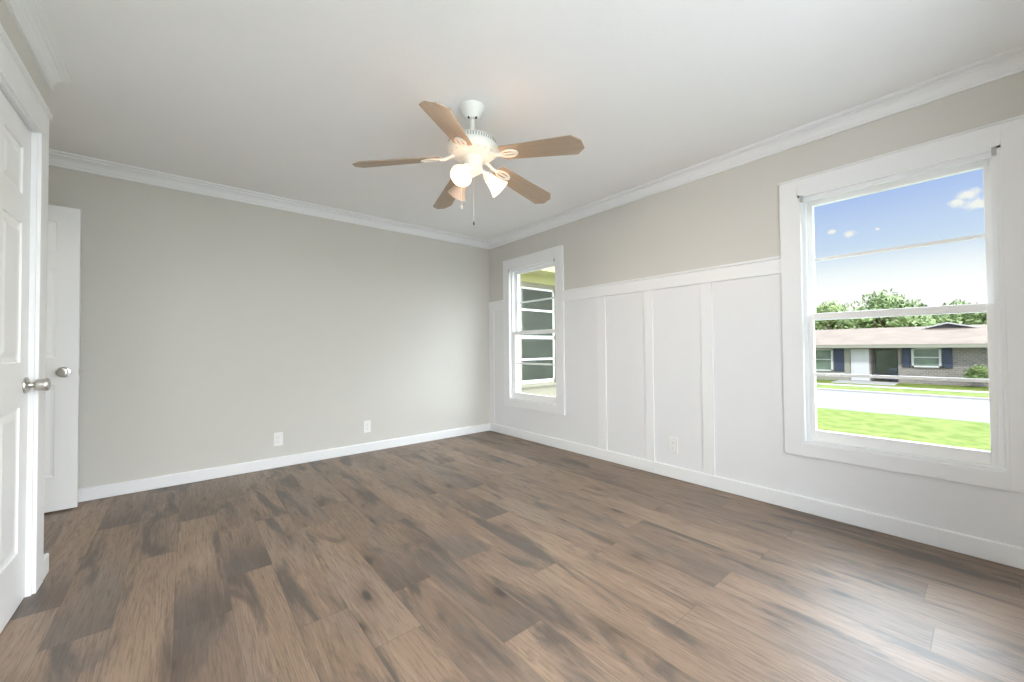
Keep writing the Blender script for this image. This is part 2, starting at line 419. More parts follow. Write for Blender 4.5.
BASER = [(0, 0.004), (.018, 0.004), (.018, .094), (.014, .100), (0, .100)]
run('baseboard_right', BASER, 0, M_trim)
run('baseboard_back', BASE, 1, M_trim)
run('baseboard_entry', BASE, 2, M_trim, BK - ED0 + .09, None)
run('baseboard_recess', BASE, 3, M_trim)
BASEL = [(0, 0.004), (.017, 0.004), (.017, .088), (.013, .095), (0, .096)]
run('baseboard_left', BASEL, 4, M_trim, None, RY - 2.80)
run('baseboard_near', BASE, 5, M_trim)

# ---- board and batten on the window wall
G = .0035
pb = []; yy = NR
for a, b in WIN:
    pb.append((A - G, A, yy, a, .10, 1.64)); pb.append((A - G, A, a, b, .10, ZB)); yy = b
pb.append((A - G, A, yy, BK, .10, 1.64))
struct('trim_7', B(*pb), M_wains)                            # white painted wall below the rail
CAS = [(WIN[0][0] - .096, WIN[0][1] + .098), (WIN[1][0] - .10, WIN[1][1] + .10)]
n_t = 8
for a, b in ((NR, CAS[0][0]), (CAS[0][1], CAS[1][0]), (CAS[1][1], BK)):
    struct('trim_%d' % n_t, B((A - .019, A - G, a, b, 1.540, 1.636), (A - .030, A - .0, a, b, 1.636, 1.653)), M_trim, bevel=.0015); n_t += 1
for y0, y1 in ((4.00, BK), (2.268, 2.365), (1.785, 1.862), (1.296, 1.380)):
    struct('trim_%d' % n_t, B((A - .013, A - G, y0, y1, .100, 1.540)), M_trim, bevel=.0015); n_t += 1

# ---- double hung windows
def window(idx, y0, y1, c0, c1):
    e = empty('window_%d' % idx, (A, (y0 + y1) / 2, 0), kind='structure')
    yc = (y0 + y1) / 2; a, b = y0 - yc, y1 - yc; c0 -= yc; c1 -= yc
    z0, z1, cz0, cz1 = ZB, ZT, .360, 2.122
    # mitre-less casing: two legs and two boards with a thin lip around
    obj('casing', B((-.020, 0, c0, a, cz0, cz1), (-.020, 0, b, c1, cz0, cz1), (-.020, 0, a, b, z1, cz1), (-.020, 0, a, b, cz0, z0),
                    (-.027, -.0, c0 - .008, c1 + .008, cz1, cz1 + .010)), M_trim, e, bevel=.0012)
    j = .013
    obj('jamb', B((-.020, WT, a, a + j, z0, z1), (-.020, WT, b - j, b, z0, z1), (-.020, WT, a, b, z1 - j, z1), (-.014, WT + .03, a, b, z0 - .002, z0 + j),
                  (.018, .028, a + j, a + j + .020, z0 + j, z1), (.018, .028, b - j - .020, b - j, z0 + j, z1), (.010, .028, a + j, b - j, z1 - j - .024, z1 - j),
                  (.072, .080, a + j, a + j + .012, z0 + j, z1), (.072, .080, b - j - .012, b - j, z0 + j, z1)), M_trim, e)
    def sash(name, x0, x1, zz0, zz1, side, topr, botr, muntin_z):
        aa, bb = a + j + .002, b - j - .002
        s = obj(name, B((x0, x1, aa, aa + side, zz0, zz1), (x0, x1, bb - side, bb, zz0, zz1), (x0, x1, aa + side, bb - side, zz1 - topr, zz1),
                        (x0, x1, aa + side, bb - side, zz0, zz0 + botr),
                        ), M_sash, e, bevel=.002)
        obj('muntin', B((x0 + .008, x1 - .006, aa + side, bb - side, muntin_z - .0085, muntin_z + .0085)), M_sash, s)
        xm = (x0 + x1) / 2
        obj('pane', B((xm - .002, xm + .002, aa + side - .004, bb - side + .004, zz0 + botr - .004, zz1 - topr + .004)), M_glass, s)
        return s
    sash('lower_sash', .030, .068, z0 + j, 1.262, .043, .040, .066, .876)
    sash('upper_sash', .082, .118, 1.222, z1 - j, .040, .044, .045, 1.612)
    for yb in (a + .012, b - .030):
        obj('shade_bracket', B((-.024, -.0205, yb, yb + .016, z1 - .045, z1 - .005)), M_bracket, e)
    return e
window(1, *WIN[0], *CAS[0]); window(2, *WIN[1], *CAS[1])

# ---- six panel doors
def door_leaf(parent, wd=.762, h=2.02, t=.035, name='door_leaf'):
    """leaf in its own frame: width along +x from the latch side, faces at y=0 and y=t"""
    st, mid = .105, .10
    px = [(st, wd / 2 - mid / 2), (wd / 2 + mid / 2, wd - st)]
    pz = [(.225, .825), (1.01, 1.595), (1.715, 1.915)]
    bm = bmesh.new()
    xs = sorted({0, wd, *[q for p_ in px for q in p_]}); zs = sorted({0, h, *[q for p_ in pz for q in p_]})
    for face_y, s in ((0, 1), (t, -1)):
        g = {}
        for ix, x in enumerate(xs):
            for iz, z in enumerate(zs): g[ix, iz] = bm.verts.new((x, face_y, z))
        for ix in range(len(xs) - 1):
            for iz in range(len(zs) - 1):
                x0, x1, z0, z1 = xs[ix], xs[ix + 1], zs[iz], zs[iz + 1]
                if (x0, x1) in px and (z0, z1) in pz:
                    prev = [g[ix, iz], g[ix + 1, iz], g[ix + 1, iz + 1], g[ix, iz + 1]]
                    for ins, dep in ((.004, .006), (.016, .009), (.022, .009), (.045, .003)):
                        ring = [bm.verts.new((x, face_y + s * dep, z)) for x, z in ((x0 + ins, z0 + ins), (x1 - ins, z0 + ins), (x1 - ins, z1 - ins), (x0 + ins, z1 - ins))]
                        for q in range(4): bm.faces.new((prev[q], prev[(q + 1) % 4], ring[(q + 1) % 4], ring[q]))
                        prev = ring
                    bm.faces.new(prev)
                else: bm.faces.new((g[ix, iz], g[ix + 1, iz], g[ix + 1, iz + 1], g[ix, iz + 1]))
    for a_, b_ in (((0, 0), (wd, 0)), ((wd, 0), (wd, h)), ((wd, h), (0, h)), ((0, h), (0, 0))):
        bm.faces.new([bm.verts.new(q) for q in ((a_[0], 0, a_[1]), (b_[0], 0, b_[1]), (b_[0], t, b_[1]), (a_[0], t, a_[1]))])
    bmesh.ops.remove_doubles(bm, verts=bm.verts, dist=.0001)
    return obj(name, bm, M_door, parent)
def knob(parent, x, z, y, s, name='door_knob'):
    bm = bmesh.new()
    Mx = Matrix.Translation((x, y, z)) @ Matrix.Rotation(R(90) * s, 4, 'X')
    prof = [(0, 0), (.034, 0), (.0355, .003), (.034, .008), (.026, .011), (.014, .013), (.0115, .018), (.0115, .026), (.017, .029), (.0245, .033),
            (.0265, .038), (.0265, .046), (.0275, .056), (.0275, .064), (.0255, .068), (.018, .070), (.006, .069), (0, .069)]
    lathe(bm, prof, 28, Mx)
    bmesh.ops.remove_doubles(bm, verts=bm.verts, dist=.0002)
    return obj(name, bm, M_nickel, parent, smooth=True)
# closet door: closed, latch side toward the recess; local x runs to -y
d1 = empty('door_1', (LF - .010, CD1 - .002, .006), R(-90), kind='structure')
door_leaf(d1, wd=CD1 - CD0 - .004, h=2.018)
d1.rotation_euler.z = R(-90)
# rotated by -90 deg: local +x -> world -y, local +y -> world +x ; leaf must recede, so shift it back by its thickness
for ch in d1.children: ch.location.y = -.035
knob(d1, .045, .912, 0.0, -1)
obj('door_latch', B((-.001, .002, -.024, -.008, .885, .94)), M_nickel, d1)
# casing of the closet door with its headboard and cap
dc = empty('trim_%d' % n_t, (LF, 0, 0), kind='structure'); n_t += 1
obj('casing', B((0, .018, CD1 + .012, 2.80, 0, CDT + .006), (0, .018, CD0 - .132, CD0 - .012, 0, CDT + .006),
                (0, .018, CD0 - .132, 2.80, CDT + .006, 2.158), (0, .024, CD0 - .138, 2.806, 2.158, 2.168)), M_trim, dc, bevel=.0015)
obj('cap', B((0, .027, CD0 - .15, 2.812, 2.168, 2.186)), M_trim, dc, bevel=.003)
obj('jamb', B((-.12, .006, CD1, CD1 + .016, 0, CDT), (-.12, .006, CD0 - .016, CD0, 0, CDT), (-.12, .006, CD0, CD1, CDT - .001, CDT + .012),
              (-.06, -.045, CD1 - .012, CD1, 0, CDT), (-.06, -.045, CD0, CD0 + .012, 0, CDT)), M_trim, dc)
# entry door standing open against the back wall
d2 = empty('door_2', (-.558, 3.930, .014), R(180), kind='structure')
d2.location = (-.558, 3.965, .014)
door_leaf(d2, wd=.762, h=2.02)
knob(d2, .066, .912, .035, -1); knob(d2, .066, .912, .0, 1)
obj('door_latch', B((-.001, .0006, .006, .029, .885, .94), (-.024, 0, .012, .023, .902, .922)), M_nickel, d2)
for hz in (.2, 1.0, 1.8):
    obj('hinge', B((.762, .775, .030, .040, hz, hz + .09)), M_nickel, d2)
dc = empty('trim_%d' % n_t, (RX, 0, 0), kind='structure'); n_t += 1
obj('casing', B((0, .018, ED0 - .09, ED0, 0, 2.14), (0, .018, ED1, ED1 + .09, 0, 2.14), (0, .018, ED0, ED1, 2.05, 2.14)), M_trim, dc, bevel=.0015)

# ------------------------------------------------------------------ outlets
def outlet(loc, rz, label, cat='outlet', group=None):
    e = empty('wall_outlet', loc, rz)                        # faces local -y
    bm = B((-.037, .037, -.006, 0, -.060, .060))
    obj('cover_plate', bm, M_plate, e, bevel=.002)
    for s in (-1, 1):
        zc = s * .0195
        r = obj('receptacle', B((-.0165, .0165, -.0085, -.006, zc - .014, zc + .014)), M_plate, e, bevel=.002)
        obj('slot', B((-.0075, -.0055, -.0090, -.0084, zc - .001, zc + .008)), M_oslot, r)
        obj('slot', B((.0055, .0075, -.0090, -.0084, zc - .001, zc + .007)), M_oslot, r)
        bm = bmesh.new(); lathe(bm, [(.0026, 0), (.0026, .0006)], 10, Matrix.Translation((0, -.0090, zc - .008)) @ Matrix.Rotation(R(-90), 4, 'X'), close=True)
        obj('slot', bm, M_oslot, r)
    bm = bmesh.new(); lathe(bm, [(.003, 0), (.002, .0015)], 10, Matrix.Translation((0, -.006, 0)) @ Matrix.Rotation(R(90), 4, 'X'), close=True)
    obj('screw', bm, M_plate, e)
    return tag(e, label, cat, group)
outlet((.648, BK, .255), 0, 'white outlet plate low on the beige wall, nearer the open white door')
outlet((1.447, BK, .262), 0, 'white outlet plate low on the beige wall, nearer the room corner')
outlet((A - G, 1.620, .268), R(-90), 'white outlet plate inside a white batten panel of the window wall')

# ------------------------------------------------------------------ ceiling fan
FX, FY = 1.257, 1.850
fan = empty('ceiling_fan', (FX, FY, CE))
tag(fan, 'white ceiling fan with five light wood blades and a lamp cluster', 'ceiling fan')
Z = lambda z: z - CE
bm = bmesh.new(); lathe(bm, [(0, Z(2.44)), (.070, Z(2.44)), (.072, Z(2.436)), (.070, Z(2.431)), (.066, Z(2.426)), (.061, Z(2.408)), (.052, Z(2.390)), (.046, Z(2.380)), (.038, Z(2.373)), (.034, Z(2.368)), (0, Z(2.368))], 36)
can = obj('canopy', bm, M_fan, fan, smooth=True)
for a in (196, 276):
    bm = bmesh.new(); bmesh.ops.create_uvsphere(bm, u_segments=10, v_segments=6, radius=.0075)
    obj('hanger_hole', bm, M_slot, can, loc=(.032 * cos(R(a)), .032 * sin(R(a)), Z(2.369)))
bm = bmesh.new(); lathe(bm, [(.0125, Z(2.38)), (.0125, Z(2.245))], 16, close=True); lathe(bm, [(.0125, Z(2.318)), (.024, Z(2.276)), (.030, Z(2.262)), (.030, Z(2.248))], 20)
obj('downrod', bm, M_fan, fan, smooth=True)
bm = bmesh.new(); lathe(bm, [(0, Z(2.250)), (.060, Z(2.250)), (.100, Z(2.247)), (.126, Z(2.242)), (.134, Z(2.238)), (.135, Z(2.234)), (.135, Z(2.214)), (.142, Z(2.210)), (.146, Z(2.204)), (.146, Z(2.196)),
                              (.142, Z(2.182)), (.131, Z(2.167)), (.115, Z(2.156)), (.100, Z(2.150)), (.085, Z(2.147)), (.070, Z(2.144)), (0, Z(2.144))], 56)
mo = obj('motor_housing', bm, M_fan, fan, smooth=True)
bm = bmesh.new()
lathe(bm, [(.1350, Z(2.2335)), (.1365, Z(2.2335)), (.1365, Z(2.2315)), (.1350, Z(2.2315))], 56)
for i in range(56):
    Mx = Matrix.Rotation(2 * pi * i / 56, 4, 'Z')
    box(bm, .1340, .1362, -.0042, .0042, Z(2.2145), Z(2.2330), Mx)
obj('vent_grille', bm, M_vent, mo)
for i in range(18):
    bm = bmesh.new()
    Mx = Matrix.Rotation(2 * pi * (i + .5) / 18, 4, 'Z') @ Matrix.Translation((.1235, 0, Z(2.1620))) @ Matrix.Rotation(R(-36), 4, 'Y')
    lathe(bm, [(.0032, -.0012), (.0032, .0008)], 8, Mx, close=True)
    obj('vent_hole', bm, M_vent, mo)
# switch housing and light kit body
bm = bmesh.new(); lathe(bm, [(0, Z(2.1460)), (.060, Z(2.1460)), (.063, Z(2.1380)), (.058, Z(2.1320)), (.054, Z(2.1280)), (.054, Z(2.0930)), (.058, Z(2.0880)), (.058, Z(2.0780)), (.050, Z(2.0680)), (.035, Z(2.0560)), (.014, Z(2.0480)), (.009, Z(2.0380)), (0, Z(2.0340))], 36)
kit = obj('switch_housing', bm, M_fan, fan, smooth=True)

# blades
def blade_wood():
    mt = mat('light_walnut_blade', (.46, .30, .19), .42, .4)
    n = mt.node_tree.nodes; l = mt.node_tree.links; p = n['Principled BSDF']
    t = n.new('ShaderNodeTexCoord'); mp = n.new('ShaderNodeMapping'); mp.inputs['Scale'].default_value = (3, 60, 10)
    nz = n.new('ShaderNodeTexNoise'); nz.inputs['Scale'].default_value = 1; nz.inputs['Detail'].default_value = 5; nz.inputs['Distortion'].default_value = .6
    l.new(t.outputs['Object'], mp.inputs[0]); l.new(mp.outputs[0], nz.inputs['Vector'])
    x = n.new('ShaderNodeMixRGB'); x.inputs[1].default_value = (.30, .23, .165, 1); x.inputs[2].default_value = (.45, .355, .26, 1)
    l.new(nz.outputs['Fac'], x.inputs[0]); l.new(x.outputs[0], p.inputs['Base Color'])
    return mt
M_blade = blade_wood()
RT, RR, ZR, ZTIP = .655, .185, 2.130, 2.064
BL = RT - RR
hw0, hw1 = .052, .070
outline = [(0, -hw0), (.02, -hw0 - .004), (BL - .055, -hw1), (BL - .005, -hw1 + .045), (BL, -hw1 + .060), (BL, hw1 - .060), (BL - .005, hw1 - .045), (BL - .055, hw1), (.02, hw0 + .004), (0, hw0)]
outline = [(0, -hw0 + .012), (.012, -hw0), (BL - .045, -hw1), (BL - .002, -hw1 + .038), (BL, hw1 - .042), (BL - .045, hw1), (.012, hw0), (0, hw0 - .012)]
bmb = bmesh.new(); prism(bmb, outline, 0, .0055)
droop = math.atan2(ZR - ZTIP, BL)
blade_me = None; iron_me = None
PH = [-139.3 + 72 * i for i in range(5)]
for i, a in enumerate(PH):
    Mx = Matrix.Rotation(R(a), 4, 'Z') @ Matrix.Translation((RR, 0, Z(ZR))) @ Matrix.Rotation(droop, 4, 'Y') @ Matrix.Rotation(R(-13), 4, 'X')
    if blade_me is None:
        b = obj('blade', bmb, M_blade, fan, bevel=.0015); blade_me = b.data
        # iron: arm from the motor to a two-lobed plate with an oval opening, under the blade
        bm = bmesh.new()
        def loopring(cx, cy, rx, ry, wdt, z0, z1, n=24):
            o_, i_ = [], []
            for k_ in range(n):
                t = 2 * pi * k_ / n
                o_.append((cx + rx * cos(t), cy + ry * sin(t))); i_.append((cx + (rx - wdt) * cos(t), cy + (ry - wdt) * sin(t)))
            V = [[bm.verts.new((x, y, z)) for x, y in q] for q, z in ((o_, z0), (i_, z0), (o_, z1), (i_, z1))]
            for k_ in range(n):
                m_ = (k_ + 1) % n
                bm.faces.new((V[0][k_], V[0][m_], V[1][m_], V[1][k_])); bm.faces.new((V[2][k_], V[3][k_], V[3][m_], V[2][m_]))
                bm.faces.new((V[0][k_], V[2][k_], V[2][m_], V[0][m_])); bm.faces.new((V[1][k_], V[1][m_], V[3][m_], V[3][k_]))
        loopring(.050, 0, .056, .030, .011, -.007, 0)
        box(bm, .005, .095, -.0045, .0045, -.006, 0)
        for sx, sy in ((.022, .018), (.022, -.018), (.092, 0)):
            lathe(bm, [(0, -.010), (.006, -.009), (.007, -.006)], 10, Matrix.Translation((sx, sy, 0)))
        tube(bm, [(.0, 0, -.004), (-.03, 0, -.004), (-.058, 0, .006), (-.085, 0, .014)], [.011, .010, .010, .012], 10)
        ir = obj('blade_iron', bm, M_fan, b, smooth=True); iron_me = ir.data
    else:
        b = bpy.data.objects.new('blade', blade_me); COL.objects.link(b); b.parent = fan
        bv = b.modifiers.new('bevel', 'BEVEL'); bv.width = .0015; bv.segments = 2; bv.limit_method = 'ANGLE'
        ir = bpy.data.objects.new('blade_iron', iron_me); COL.objects.link(ir); ir.parent = b
    b.matrix_local = Mx
# shades
def frosted(name, em, col):
    mt = bpy.data.materials.new(name); mt.use_nodes = True
    n = mt.node_tree.nodes; p = n['Principled BSDF']
    p.inputs['Base Color'].default_value = (*col, 1); p.inputs['Roughness'].default_value = .35
    p.inputs['Emission Color'].default_value = (1, .55, .27, 1); p.inputs['Emission Strength'].default_value = em
    nz = n.new('ShaderNodeTexNoise'); nz.inputs['Scale'].default_value = 30
    t = n.new('ShaderNodeTexCoord'); mt.node_tree.links.new(t.outputs['Object'], nz.inputs['Vector'])
    bp = n.new('ShaderNodeBump'); bp.inputs['Strength'].default_value = .05; mt.node_tree.links.new(nz.outputs['Fac'], bp.inputs['Height']); mt.node_tree.links.new(bp.outputs[0], p.inputs['Normal'])
    return mt
M_lit = frosted('lit_frosted_glass', 7.5, (.62, .60, .57)); M_unlit = frosted('dim_frosted_glass', .02, (.46, .40, .34))
M_bulb = frosted('lit_bulb', 9, (1, 1, 1)); M_bulboff = frosted('dim_bulb', .3, (.9, .9, .88))
SH = [(-147, 46, True), (-27, 46, True), (93, 46, False)]
for a, tilt, lit in SH:
    # local: z axis points along the shade toward its mouth
    dirv = Vector((cos(R(a)) * sin(R(tilt)), sin(R(a)) * sin(R(tilt)), -cos(R(tilt))))
    root = Vector((cos(R(a)) * .045, sin(R(a)) * .045, Z(2.074)))
    elbow = root + Vector((cos(R(a)), sin(R(a)), -.15)) * .018
    neck = elbow + dirv * .018
    bm = bmesh.new(); tube(bm, [root - Vector((cos(R(a)), sin(R(a)), 0)) * .02, root, elbow, neck], [.010, .010, .012, .018], 12)
    Q = Matrix.Translation(neck) @ dirv.to_track_quat('Z', 'Y').to_matrix().to_4x4()
    lathe(bm, [(.018, -.004), (.026, .0), (.028, .010), (.027, .022), (.022, .024)], 24, Q)
    arm = obj('lamp_arm', bm, M_fan, kit, smooth=True)
    bm = bmesh.new()
    prof = [(.023, .010), (.026, .018), (.029, .030), (.032, .048), (.037, .068), (.044, .089), (.053, .107), (.058, .116)]
    lathe(bm, prof + [(r - .0035, z) for r, z in prof[::-1]], 36, Q)
    sh = obj('lamp_shade', bm, M_lit if lit else M_unlit, fan, smooth=True)
    if lit: sh['label'] = 'lit frosted glass bell shade'
    else: sh['label'] = 'dim frosted glass bell shade'
    bm = bmesh.new(); lathe(bm, [(0, .090), (.010, .088), (.020, .080), (.023, .068), (.020, .056), (.013, .044), (.012, .02)], 20, Q)
    obj('bulb', bm, M_bulb if lit else M_bulboff, sh, smooth=True)
    if lit:
        ld = bpy.data.lights.new('bulb_light', 'SPOT'); ld.energy = 14; ld.color = (1, .80, .62); ld.shadow_soft_size = .03
        ld.spot_size = R(150); ld.spot_blend = .8
        lo = bpy.data.objects.new('bulb_light', ld); COL.objects.link(lo); lo.parent = fan
        lo.matrix_local = Matrix.Translation(neck + dirv * .136) @ dirv.to_track_quat('-Z', 'Y').to_matrix().to_4x4()
# pull chains
for (ox, oy, zt, zb, nm) in ((-.030, .040, 2.10, 1.865, 'a'), (.012, .010, 2.06, 1.775, 'b')):
    ox, oy = (-.052, .038) if nm == 'a' else (.004, -.002)
    bm = bmesh.new(); tube(bm, [(ox, oy, Z(zt)), (ox, oy, Z(zb))], .0012, 6)
    for q in range(int((zt - zb) / .012)):
        lathe(bm, [(0, .0022), (.0019, 0), (0, -.0022)], 6, Matrix.Translation((ox, oy, Z(zt) - .006 - q * .012)))
    ch = obj('pull_chain', bm, M_chain, fan)
    bm = bmesh.new(); lathe(bm, [(0, .012), (.003, .010), (.0055, .002), (.0060, -.006), (.004, -.012), (0, -.014)], 14, Matrix.Translation((ox, oy, Z(zb))))
    obj('fob', bm, M_fob if nm == 'b' else M_chain, ch, smooth=True)

# ------------------------------------------------------------------ outside: the wing of the house seen through the corner window
def siding():
    mt = mat('cream_lap_siding', (.30, .28, .205), .65, .2, noise_amt=.02)
    n = mt.node_tree.nodes; l = mt.node_tree.links; p = n['Principled BSDF']
    t = n.new('ShaderNodeTexCoord'); wv = n.new('ShaderNodeTexWave'); wv.bands_direction = 'Z'; wv.wave_profile = 'SAW'; wv.inputs['Scale'].default_value = 1.2
    l.new(t.outputs['Object'], wv.inputs['Vector']); bp = n.new('ShaderNodeBump'); bp.inputs['Strength'].default_value = .3; bp.inputs['Distance'].default_value = .02
    l.new(wv.outputs['Fac'], bp.inputs['Height']); l.new(bp.outputs[0], p.inputs['Normal'])
    return mt
M_siding = siding()
WY = 4.60
wx0, wx1, wz0, wz1 = 4.00, 4.765, .50, 2.03
struct('wall_wing', B((A + WT, wx0, WY, WY + .2, -1.3, 2.6), (wx1, 8, WY, WY + .2, -1.3, 2.6), (wx0, wx1, WY, WY + .2, -1.3, wz0), (wx0, wx1, WY, WY + .2, wz1, 2.6)), M_siding)
struct('wall_wing_side', B((8, 8.2, WY, WY + 4, -1.3, 2.6)), M_siding)
w = empty('window_4', (0, WY, 0), kind='structure')
obj('frame', B((wx0 - .09, wx0, -.03, .0, wz0 - .02, wz1 + .02), (wx1, wx1 + .09, -.03, .0, wz0 - .02, wz1 + .02), (wx0, wx1, -.03, 0, wz1, wz1 + .02), (wx0 - .1, wx1 + .1, -.06, 0, wz0 - .05, wz0 - .02)), M_ext, w)
obj('sash', B((wx0, wx0 + .035, .01, .05, wz0, wz1), (wx1 - .035, wx1, .01, .05, wz0, wz1), (wx0, wx1, .01, .05, wz0, wz0 + .05), (wx0, wx1, .01, .05, wz1 - .035, wz1),
               (wx0, wx1, .01, .05, 1.205, 1.255), (wx0, wx1, .01, .045, .865, .895), (wx0, wx1, .01, .045, 1.650, 1.680)), M_sash, w)
obj('pane', B((wx0 + .03, wx1 - .03, .028, .034, wz0 + .04, wz1 - .03)), M_darkglass, w)
struct('roof_soffit', B((A + WT + .36, 8.6, 4.17, WY, 2.235, 2.275), (A + WT + .36, 8.6, 4.13, 4.17, 2.20, 2.42)), M_soffit)
struct('trim_%d' % n_t, B((A + WT, 8, WY - .025, WY, 2.10, 2.235)), M_soffit); n_t += 1
struct('roof_wing', B((A + WT + .36, 8.6, 4.13, 9, 2.42, 2.6)), M_roofing)

# ------------------------------------------------------------------ outside: lawn, road, sidewalk
def grass_mat():
    mt = mat('sunlit_grass', (.3, .5, .1), .9, .1)
    n = mt.node_tree.nodes; l = mt.node_tree.links; p = n['Principled BSDF']
    t = n.new('ShaderNodeTexCoord'); nz = n.new('ShaderNodeTexNoise'); nz.inputs['Scale'].default_value = 2.5; nz.inputs['Detail'].default_value = 10; nz.inputs['Roughness'].default_value = .7
    l.new(t.outputs['Object'], nz.inputs['Vector'])
    r = n.new('ShaderNodeValToRGB'); r.color_ramp.elements[0].position = .40; r.color_ramp.elements[0].color = (.088, .128, .018, 1)
    r.color_ramp.elements[1].position = .60; r.color_ramp.elements[1].color = (.170, .205, .052, 1)
    l.new(nz.outputs['Fac'], r.inputs[0]); l.new(r.outputs[0], p.inputs['Base Color'])
    return mt
M_grass = grass_mat()
M_road = mat('pale_road', (.205, .205, .22), .9, .1, noise_amt=.02, noise_scale=2)
M_walk = mat('pale_concrete', (.36, .355, .35), .9, .1, noise_amt=.03, noise_scale=3)
GZ = -1.3
prof = [(-12, -.45), (3.25, -.40), (4.5, -.50), (12, -1.22), (18.6, GZ - .01), (19.0, GZ - .08), (26.3, GZ - .08), (26.5, GZ), (34, GZ), (60, GZ), (140, GZ - .2)]
bm = bmesh.new()
ys = [-80, -30, -10, -2, 4, 10, 20, 40, 90]
g = [[bm.verts.new((x, y, z)) for y in ys] for x, z in prof]
for i in range(len(prof) - 1):
    for j in range(len(ys) - 1): bm.faces.new((g[i][j], g[i + 1][j], g[i + 1][j + 1], g[i][j + 1]))
struct('ground', bm, M_grass)
struct('bounce_patio', B((-9, 3.5, -9, NR - WT - .02, -.5, -.2)), mat('white_bounce', (.86, .87, .88), .9, .1, noise_amt=.03))  # unseen pale slab added to bounce daylight up onto the ceiling
struct('bounce_apron', B((A + WT + .02, 8.5, NR - WT, WY - .05, -.9, -.42)), mat('grey_bounce', (.30, .31, .32), .9, .1, noise_amt=.03))  # unseen apron added for neutral bounce light through the street windows
struct('road', B((18.9, 26.4, -80, 90, GZ - .2, GZ - .045)), M_road)
struct('curb', B((26.4, 26.62, -80, 90, GZ - .2, GZ + .04)), M_walk)
struct('sidewalk', B((29.5, 30.3, -60, 60, GZ - .1, GZ + .025)), M_walk)
struct('path', B((31.6, 33.98, 3.4, 6.3, GZ - .1, GZ + .03)), M_walk)

# ------------------------------------------------------------------ house across the road
def brick_mat():
    mt = mat('grey_brown_brick', (.4, .35, .3), .9, .1)
    n = mt.node_tree.nodes; l = mt.node_tree.links; p = n['Principled BSDF']
    t = n.new('ShaderNodeTexCoord'); mp = n.new('ShaderNodeMapping'); mp.inputs['Rotation'].default_value = (R(90), 0, R(90))
    b = n.new('ShaderNodeTexBrick'); b.inputs['Scale'].default_value = 2.2
    b.inputs['Color1'].default_value = (.225, .205, .19, 1); b.inputs['Color2'].default_value = (.17, .155, .145, 1); b.inputs['Mortar'].default_value = (.30, .29, .275, 1)
    sp = n.new('ShaderNodeSeparateXYZ'); cb = n.new('ShaderNodeCombineXYZ'); l.new(t.outputs['Object'], sp.inputs[0])
    l.new(sp.outputs[1], cb.inputs[0]); l.new(sp.outputs[2], cb.inputs[1]); l.new(cb.outputs[0], b.inputs['Vector']); l.new(b.outputs['Color'], p.inputs['Base Color'])
    return mt
M_brick = brick_mat()
M_shingle = mat('pale_brown_shingles', (.195, .158, .130), .9, .1, noise_amt=.3, noise_scale=1.2)
M_blue = mat('blue_shutter_paint', (.04, .052, .085), .6, .3, noise_amt=.1)
M_hwhite = mat('house_white_paint', (.45, .46, .47), .6, .3, noise_amt=.02)
M_hcream = mat('house_cream_siding', (.24, .24, .20), .7, .2, noise_amt=.04)
M_hgrey = mat('gable_grey', (.10, .10, .115), .8, .2, noise_amt=.1)
M_hglass = mat('house_window_glass', (.12, .16, .13), .15, .5, noise_amt=.6, noise_scale=1.5)
HX = 34.0
hs = empty('house', (HX, 3, GZ))
tag(hs, 'low brick house with blue shutters across the road, seen through the large window', 'house')
def H(*bx): return B(*[(a, b, c - 3, d - 3, e - GZ, f - GZ) for a, b, c, d, e, f in bx])
EZ = .90
obj('wall', H((0, 9, -9, 3.45, GZ, EZ), (.0, 9, 4.72, 16, GZ, EZ), (1.2, 9, 3.45, 4.72, GZ, EZ)), M_brick, hs)
obj('siding', H((-.04, 0, 5.72, 9.4, GZ, EZ)), M_hcream, hs)
rf = bmesh.new()
prism(rf, [(-.8, EZ + .02 - GZ), (4.6, 2.12 - GZ), (10, EZ + .02 - GZ), (10, EZ + .20 - GZ), (4.6, 2.30 - GZ), (-.8, EZ + .20 - GZ)], -12.5, 13.5, axis='y')
obj('roof', rf, M_shingle, hs)
obj('fascia', H((-.84, -.80, -9.5, 16.5, EZ - .02, EZ + .18), (-.8, 0, -9.5, 16.5, EZ - .02, EZ + .02)), M_hcream, hs)
# cross gable
gb = bmesh.new(); prism(gb, [(.15 - 3, 2.02 - GZ), (2.75 - 3, 2.02 - GZ), (1.5 - 3, 2.40 - GZ)], 3.9, 4.1, axis='x')
gbo = obj('gable', gb, M_hgrey, hs)
gb = bmesh.new(); prism(gb, [(-.05 - 3, 1.99 - GZ), (1.5 - 3, 2.42 - GZ), (2.95 - 3, 1.99 - GZ), (2.95 - 3, 2.07 - GZ), (1.5 - 3, 2.50 - GZ), (-.05 - 3, 2.07 - GZ)], 3.6, 7, axis='x')
obj('gable_roof', gb, M_hwhite, gbo)
def hwin(y0, y1, z0, z1, mz):
    f = obj('window_frame', H((-.10, 0, y0, y0 + .1, z0, z1), (-.10, 0, y1 - .1, y1, z0, z1), (-.10, 0, y0, y1, z0, z0 + .1), (-.10, 0, y0, y1, z1 - .08, z1), (-.09, 0, y0 + .1, y1 - .1, mz - .03, mz + .03)), M_hwhite, hs)
    obj('pane', H((-.06, -.05, y0 + .1, y1 - .1, z0 + .1, z1 - .08)), M_hglass, f)
hwin(1.62, 2.85, -.30, .86, .30)
hwin(6.62, 7.95, -.70, .82, .10)
